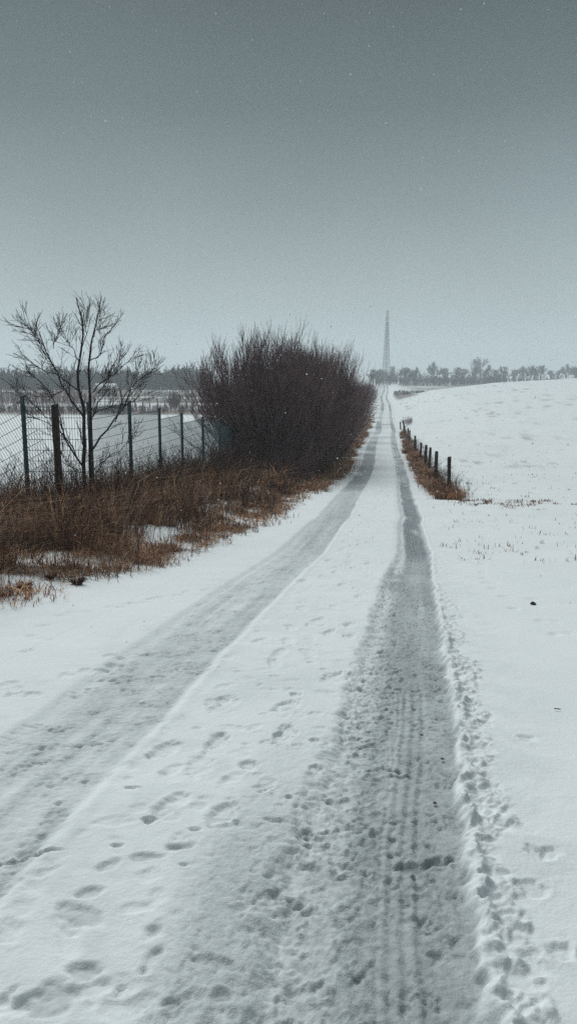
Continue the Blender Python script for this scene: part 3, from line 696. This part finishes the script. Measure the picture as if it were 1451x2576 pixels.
# soil clods and a dark stone
def lump(seed, s, flat=.6):
    import bmesh
    bm = bmesh.new(); bmesh.ops.create_icosphere(bm, subdivisions=3, radius=1)
    for v in bm.verts:
        n = vnoise(np.array(v.co.x * 1.7 + seed), np.array(v.co.y * 1.7 + v.co.z * 1.3)) * .7 + vnoise(np.array(v.co.x * 4 + v.co.z * 3), np.array(v.co.y * 4 + seed)) * .35
        v.co *= (.55 + float(n)) * s; v.co.z *= flat
    me = bpy.data.meshes.new('lump'); bm.to_mesh(me); bm.free(); return me
for k, (x, v, s, lab) in enumerate(((195, 1470, .042, 'grassy brown clod lying in the snow below the left verge'), (62, 1482, .045, 'dark clod at the lower left corner of the brown verge'), (128, 1458, .03, 'small dark clod between the two larger ones below the verge'))):
    p = ground_at(x, v); o = link('soil_clod', lump(k + 3, s), M['soil'], None, (p[0], p[1], p[2] + .01)); tag(o, lab, 'clod', 'clods below the left verge')
    rr_ = np.random.default_rng(60 + k); n = 140
    an = rr_.uniform(0, 6.28, n); L_ = rr_.uniform(.5, 1.5, n) * s; d3 = np.stack([np.cos(an), np.sin(an), rr_.uniform(.1, .8, n)], -1) * L_[:, None]; b3 = np.stack([np.cos(an), np.sin(an), 0 * an], -1) * s * rr_.uniform(.1, .7, (n, 1)); b3[:, 2] = s * .25
    link('dead_leaf', new_mesh('dead_leaf', *tube_arrays(np.stack([b3, b3 + d3 * 1.3], 1), np.tile([[.0035, .0012]], (n, 1)), 3)), M['bramble'], o)
p = ground_at(1341, 1521); tag(link('stone', lump(9, .022, .9), M['stone'], None, (p[0], p[1], p[2] + .005)), 'dark pointed stone sticking out of the snow on the right', 'stone')
P = np.array([at(x, v, ground_at(1402, 1788)[1] - k * .004) for k, (x, v) in enumerate(((1393, 1780), (1400, 1782), (1406, 1786), (1408, 1793)))]); P[:, 2] = np.array([hz(a, b) for a, b in P[:, :2]]) + .012
o = link('twig', new_mesh('twig', *tube_arrays(np.stack([P[:-1], P[1:]], 1) - P[0], np.full((3, 2), .0028), 4)), M['bark'], None, P[0]); tag(o, 'short curved twig lying on the snow at the right', 'twig')
LEAF = (('leaf beside the tyre tread in the right rut, upper one', 1060, 1836), ('brown leaf lying in the right rut above the icy slot', 1112, 1895), ('dark leaf near the lip of the right rut', 1094, 2004))
for k, (lab, x, v) in enumerate(LEAF):
    p = ground_at(x, v); o = link('dead_leaf', lump(30 + k, .008, .35), M['soil'], None, (p[0], p[1], p[2] - .026)); tag(o, lab, 'leaf', 'leaves in the right rut')

# ------------------------------------------------------------------ far trees
def far_tree(seed, Hh, Rb, k1, k2, k3, trunk=.30, thick=.035):
    q = np.random.default_rng(seed); s = np.linspace(0, 1, 6)
    T = np.zeros((1, 6, 3)); T[0, :, 2] = Hh * .62 * s; T[0, :, :2] += np.cumsum(q.normal(size=(6, 2)) * .12, 0) * (s > 0)[:, None]
    TR = np.array([trunk * (1.1 - .75 * s)])
    Q1, S1 = grow(q, T, TR, k1, .22, 1.0, Rb * .85, Rb * 1.35, .45, 1.15, .22, k=5, rs=.5, wob=.05)
    Q2, S2 = grow(q, Q1, S1, k2, .2, 1.0, Rb * .28, Rb * .6, .3, .9, .22, k=4, rs=.55, wob=.05)
    Q3, S3 = grow(q, Q2, S2, k3, .2, 1.0, Rb * .12, Rb * .28, .3, .9, .2, k=2, rs=.6)
    T[0, 0, 2] = -.5
    return (new_mesh('trunk', *tube_arrays(T, TR, 7)),
            new_mesh('crown', *join_arrays([tube_arrays(Q1, np.maximum(S1, thick * 1.4), 3), tube_arrays(Q2, np.maximum(S2, thick), 3), tube_arrays(Q3, np.maximum(S3, thick * .8), 3)])))
FT = [far_tree(1, 11, 4.6, 16, 10, 7), far_tree(2, 10, 3.6, 18, 9, 7), far_tree(3, 10, 5.0, 14, 11, 7), far_tree(4, 11, 3.4, 20, 9, 6)]
def place_tree(proto, x, v_top, Y, wid, label, group, name='distant_tree'):
    p = at(x, v_top, Y); g = hz(p[0], p[1]); h = p[2] - g
    o = empty(name, (p[0], p[1], g)); o.rotation_euler = (0, 0, rng.uniform(0, 6.28))
    o.scale = (wid * 1.35, wid * 1.35, max(.25, h / 10.6)); tag(o, label, 'tree', group)
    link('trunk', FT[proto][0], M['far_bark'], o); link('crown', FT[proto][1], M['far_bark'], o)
GR = 'trees in the distant tree line right of the tower'
SH = 'bare grey tree among similar ones in the distant tree line beyond the white field'
ORD = 'first second third fourth fifth sixth seventh eighth ninth tenth eleventh twelfth thirteenth fourteenth fifteenth sixteenth seventeenth eighteenth nineteenth twentieth'.split()
cnt = dict(r=0, l=0)
for proto, x, v, Y, w, lab in sorted(((2, 1020, 921, 400, .95, 'round topped bare tree nearest the right side of the tower'), (0, 1040, 924, 410, .7, SH),
                               (0, 1092, 911, 430, .95, 'pointed bare tree, tallest in the clump right of the tower'), (1, 1118, 918, 430, .9, SH), (3, 1150, 919, 445, .9, SH), (1, 1168, 921, 470, .9, SH),
                               (2, 1208, 897, 560, 1.35, 'tallest and palest bare tree in the distant tree line'), (1, 1196, 915, 450, .9, SH), (0, 1222, 918, 450, .85, SH), (3, 1248, 926, 455, .8, SH), (3, 1268, 917, 455, 1.0, SH),
                               (1, 1295, 923, 460, .85, SH), (0, 1318, 921, 465, .95, SH), (2, 1338, 917, 470, .85, SH), (3, 1360, 914, 470, 1.05, SH), (1, 1345, 921, 470, .8, SH), (1, 1385, 926, 480, .7, SH),
                               (0, 1425, 916, 490, .9, SH), (2, 1446, 919, 490, .9, SH), (3, 1405, 928, 480, .7, SH), (1, 1449, 921, 490, .9, SH)), key=lambda a: -a[1]):
    cnt['r'] += 1
    if lab == SH: lab = ORD[cnt['r'] - 1] + ' bare grey tree from the right end of the distant tree line'
    place_tree(proto, x, v, Y, w, lab, GR)
for proto, x, v, Y, w, lab in ((3, 986, 917, 470, .55, 'slim bare tree standing just right of the lattice tower'), (2, 958, 926, 420, .7, 'bare tree left of the lattice tower, above the hedge'), (1, 940, 921, 380, .9, 'bare tree rising above the far end of the hedge')):
    place_tree(proto, x, v, Y, w, lab, 'trees around the tower')
GL = 'trees on the wooded rise beyond the left field'; SL = 'bare blue grey tree standing out of the wood beyond the left field'
for proto, x, v, Y, w, lab in sorted(((2, 470, 919, 285, .78, 'broad bare tree on the rise, nearest the big rounded hedge'), (0, 447, 924, 285, .6, SL), (1, 414, 930, 285, .65, SL), (3, 375, 937, 280, .6, SL), (0, 335, 930, 280, .7, SL), (2, 300, 926, 275, .75, SL), (1, 262, 931, 275, .7, SL), (0, 225, 930, 275, .7, SL), (3, 190, 936, 270, .7, SL),
                               (1, 108, 945, 262, .75, 'rounded bare tree left of the small tree, above the wooden post'), (0, 85, 950, 262, .6, SL), (2, 130, 948, 262, .7, SL), (1, 160, 940, 266, .7, SL)), key=lambda a: a[1]):
    cnt['l'] += 1
    if lab == SL: lab = ORD[cnt['l'] - 1] + ' bare tree from the left on the wooded rise beyond the left field'
    place_tree(proto, x, v, Y, w, lab, GL)

def wood_mass(name, label, seed, n, xf, h0, h1, mat_, tw=30, thick=.05, spread=1.0):
    """undergrowth that reads as one mass: many low stems with twigs"""
    q = np.random.default_rng(seed); XY = xf(q, n); X, Y = XY; hgt = q.uniform(h0, h1, n) if np.isscalar(h0) else q.uniform(h0(X, Y), h1(X, Y))
    hgt = hgt * (.45 + 1.1 * fbm(X * .06, Y * .06, seed + 5))
    s = np.linspace(0, 1, 4)
    P = np.stack([X[:, None] + (q.normal(size=n) * .12 * hgt)[:, None] * s, Y[:, None] + (q.normal(size=n) * .12 * hgt)[:, None] * s, (H0(X, Y) - .1)[:, None] + hgt[:, None] * s], -1)
    R = np.full((n, 1), thick) * (1.2 - .8 * s)[None]
    Q, S = grow(q, P, R, tw, .15, 1.0, .25 * spread, .9 * spread, .3, 1.0, .3, k=3, rs=.7)
    Q *= 1.0
    me = new_mesh(name, *join_arrays([tube_arrays(P, R, 3), tube_arrays(Q, np.maximum(S, thick * .45), 3)]))
    return tag(link(name, me, mat_), label, 'woodland', kind='stuff')
def band(u0, u1, Y0, Y1):
    def f(q, n):
        Y = q.uniform(Y0, Y1, n); return q.uniform(u0, u1, n) * Y / FX, Y
    return f
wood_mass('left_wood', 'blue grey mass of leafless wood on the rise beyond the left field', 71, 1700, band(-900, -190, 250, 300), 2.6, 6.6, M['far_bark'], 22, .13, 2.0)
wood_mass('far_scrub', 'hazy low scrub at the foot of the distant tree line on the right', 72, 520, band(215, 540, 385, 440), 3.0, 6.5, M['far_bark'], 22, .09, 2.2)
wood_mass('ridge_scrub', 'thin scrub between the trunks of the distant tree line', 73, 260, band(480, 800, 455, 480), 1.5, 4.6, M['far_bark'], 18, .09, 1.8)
wood_mass('bank_scrub', 'dark brown scrub on the bank at the far side of the left field', 74, 900, band(-820, -80, 96, 106), .5, 1.1, M['shrub'], 14, .016, .6)
wood_mass('bank_thicket', 'taller brown thicket at the far left end of the bank', 75, 420, band(-820, -480, 104, 150), 1.2, 3.2, M['shrub'], 16, .02, 1.0)
wood_mass('hillside_brush', 'brownish brush on the snowy slope below the left wood', 76, 900, band(-850, -150, 158, 240), .4, 1.7, M['far_bark'], 12, .03, .9)
wood_mass('track_bend_brush', 'dark brush on the right of the track at the foot of the hill', 77, 220, lambda q, n: (lambda Y: (x_road(Y) + q.uniform(3.4, 13, n), Y))(q.uniform(235, 300, n)), .3, .9, M['far_bark'], 12, .03, .7)
wood_mass('field_corner_brush', 'grey tuft of brush behind the last fence posts on the right', 78, 34, lambda q, n: (lambda Y: (x_road(Y) + q.uniform(1.9, 3.2, n), Y))(q.uniform(84, 98, n)), .3, .8, M['shrub'], 12, .012, .5)
p = at(437, 1003, 112); g = hz(p[0], p[1])
o = empty('field_bush', (p[0], p[1], g)); o.scale = (.42, .42, .46); tag(o, 'small bare bush by the far fence across the left field', 'bush'); link('stems', SB[0], M['shrub'], o); link('twigs', SB[1], M['shrub'], o)

# far fence posts across the left field
ff = empty('field_fence', (at(300, 1010, 116)[0], 116, hz(at(300, 1010, 116)[0], 116))); tag(ff, 'low post fence on the far side of the left field', 'fence'); FFO = np.array(ff.location)
pm = round_post(1.0, .07, 77, seg=8, rings=4); prev = None
for x in range(225, 520, 19):
    p = at(x + rng.uniform(-3, 3), 1015, 116); g = hz(p[0], p[1])
    link('post', pm, M['wood'], ff, (p[0] - FFO[0], p[1] - FFO[1], g - FFO[2]))
    cur = np.array([p[0], p[1], g + .85]) - FFO
    if prev is not None: link('wire', new_mesh('wire', *bar(prev, cur, .014, 3)), M['wire'], ff)
    prev = cur
for x, v, lab in ((404.5, 975, 'left one of two thin pale poles on the slope beyond the left field'), (418.5, 976, 'right one of two thin pale poles on the slope beyond the left field')):
    p = at(x, v, 152); g = hz(p[0], p[1]); h = p[2] - g; o = empty('pole', (p[0], p[1], g)); tag(o, lab, 'pole', 'pale poles beyond the left field')
    link('shaft', new_mesh('shaft', *tube_arrays(np.array([[[0, 0, -.2], [0, 0, h * .5], [0, 0, h]]]), np.array([[.075, .065, .05]]), 8)), M['pole'], o)
    link('cap', new_mesh('cap', *tube_arrays(np.array([[[0, 0, h], [0, 0, h + .12]]]), np.array([[.09, .03]]), 8)), M['pole'], o)
# low shed with a snowed-in roof, half hidden behind the small tree
p = at(268, 993, 200); g = hz(p[0], p[1]); sh = empty('shed', (p[0], p[1], g)); sh.rotation_euler = (0, 0, .5); tag(sh, 'small shed with snowy roof seen through the branches of the bare tree', 'shed')
link('wall', new_mesh('wall', *box_arrays(-2.4, 2.4, -1.8, 1.8, -.3, 1.9), smooth=False), M['brick'], sh)
link('door', new_mesh('door', *box_arrays(-.5, .4, -1.85, -1.80, 0, 1.7), smooth=False), M['wood'], sh)
rv = np.array([[-2.7, -2.1, 1.8], [2.7, -2.1, 1.8], [2.7, 0, 3.0], [-2.7, 0, 3.0], [-2.7, 2.1, 1.8], [2.7, 2.1, 1.8]]); rv2 = rv + [0, 0, .16]
link('roof', new_mesh('roof', np.concatenate([rv, rv2]), np.array([[0, 3, 2, 1], [3, 4, 5, 2], [6, 7, 8, 9], [9, 8, 11, 10], [0, 1, 7, 6], [4, 10, 11, 5], [0, 6, 9, 3], [3, 9, 10, 4], [1, 2, 8, 7], [2, 5, 11, 8]]), smooth=False), M['roof_snow'], sh)

# ------------------------------------------------------------------ lattice towers
def lattice(name, label, x, v_top, Y, wb, wt, bays, r, detail=True, rz=.3):
    top = at(x, v_top, Y); g = hz(top[0], top[1]); h = (top[2] - g); o = empty(name, (top[0], top[1], g)); o.rotation_euler = (0, 0, rz)
    tag(o, label, 'tower', 'lattice towers')
    hb = h * .84
    def w(z): return wb + (wt - wb) * min(1, z / hb) ** .9
    cor = [(-1, -1), (1, -1), (1, 1), (-1, 1)]
    zs = hb * (1 - (1 - np.linspace(0, 1, bays + 1)) ** 1.15)
    for c in cor:
        P = np.array([[[c[0] * w(z) / 2, c[1] * w(z) / 2, z - (.5 if z == 0 else 0)] for z in zs]]); link('leg', new_mesh('leg', *tube_arrays(P, np.full((1, len(zs)), r), 6)), M['tower'], o)
    for i in range(bays):
        z0, z1 = zs[i], zs[i + 1]; parts = []
        for k in range(4):
            a, b = cor[k], cor[(k + 1) % 4]
            A0 = np.array([a[0] * w(z0) / 2, a[1] * w(z0) / 2, z0]); B0 = np.array([b[0] * w(z0) / 2, b[1] * w(z0) / 2, z0]); mid = np.array([(a[0] + b[0]) * w(z1) / 4, (a[1] + b[1]) * w(z1) / 4, z1])
            A1 = np.array([a[0] * w(z1) / 2, a[1] * w(z1) / 2, z1]); B1 = np.array([b[0] * w(z1) / 2, b[1] * w(z1) / 2, z1])
            parts += [bar(A0, mid, r * .5), bar(B0, mid, r * .5), bar(A1, B1, r * .5)]
        link('brace', new_mesh('brace', *join_arrays(parts)), M['tower'], o)
    if detail:
        link('ladder', new_mesh('ladder', *join_arrays([bar([-.25, 0, 0], [-.25, 0, hb], r * .7), bar([.25, 0, 0], [.25, 0, hb], r * .7)] + [bar([-.25, 0, z], [.25, 0, z], r * .4) for z in np.arange(1, hb, 1.2)])), M['tower'], o)
        for z in (hb * .8, hb):
            link('platform', new_mesh('platform', *join_arrays([box_arrays(-wt * .8, wt * .8, -wt * .8, wt * .8, z + .003, z + .25)]), smooth=False), M['tower'], o)
        link('mast', new_mesh('mast', *tube_arrays(np.array([[[0, 0, hb], [0, 0, h]]]), np.array([[.35, .14]]), 8)), M['tower'], o)
        am = new_mesh('antenna', *box_arrays(-.22, .22, -.12, .12, 0, h * .075), smooth=False)
        for k in range(6):
            an = k * math.pi / 3; c = link('antenna', am, M['tower'], o, (math.cos(an) * 1.15, math.sin(an) * 1.15, hb + h * .02)); c.rotation_euler = (0, 0, an + math.pi / 2)
        for k in range(3):
            an = k * 2.1 + .4; c = link('antenna', am, M['tower'], o, (math.cos(an) * .65, math.sin(an) * .65, hb + h * .105)); c.rotation_euler = (0, 0, an + math.pi / 2)
    return o
lattice('radio_tower', 'tall steel lattice tower rising at the far end of the track', 974, 783, 600, 4.8, 1.5, 17, .17)
lattice('distant_pylon', 'very faint lattice pylon at the far left edge of the sky', 33, 930, 900, 5.0, 1.6, 9, .22, detail=False)

# ------------------------------------------------------------------ falling snow
q = np.random.default_rng(91); import bmesh
bm = bmesh.new(); bmesh.ops.create_icosphere(bm, subdivisions=1, radius=1); bm.verts.ensure_lookup_table()
iv = np.array([v.co for v in bm.verts]); ifc = np.array([[v.index for v in f.verts] for f in bm.faces]); bm.free()
parts = []
for i in range(1500):
    Y = 2.4 + 20 * q.random(); X = q.uniform(-.46, .46) * (Y + 2); Zt = q.uniform(-3.0, 9.0)
    if Zt < hz(X, Y) + .05: continue
    sz = min(q.uniform(.0035, .0110), .0011 * Y)
    parts.append((iv * sz * q.uniform(.6, 1.3, 3) * (1 + .25 * q.normal(size=(len(iv), 1))) + [X, Y, Zt], ifc))
tag(link('snowflakes', new_mesh('snowflakes', *join_arrays(parts)), M['flake']), 'scattered snowflakes falling through the air', 'snow', kind='stuff')

# ------------------------------------------------------------------ haze
hb_ = box_arrays(-1150, 1350, -60, 1480, -14, 57)
me = new_mesh('haze', *hb_, smooth=False)
hm = bpy.data.materials.new('haze'); hm.use_nodes = True; nt = hm.node_tree; nt.nodes.clear()
pv = nt.nodes.new('ShaderNodeVolumePrincipled'); pv.inputs['Color'].default_value = (.88, .955, 1.0, 1); pv.inputs['Density'].default_value = .0011; pv.inputs['Anisotropy'].default_value = .2
mo = nt.nodes.new('ShaderNodeOutputMaterial'); nt.links.new(pv.outputs[0], mo.inputs['Volume'])
tag(link('haze', me, hm), 'pale winter haze lying over the fields', kind='stuff')
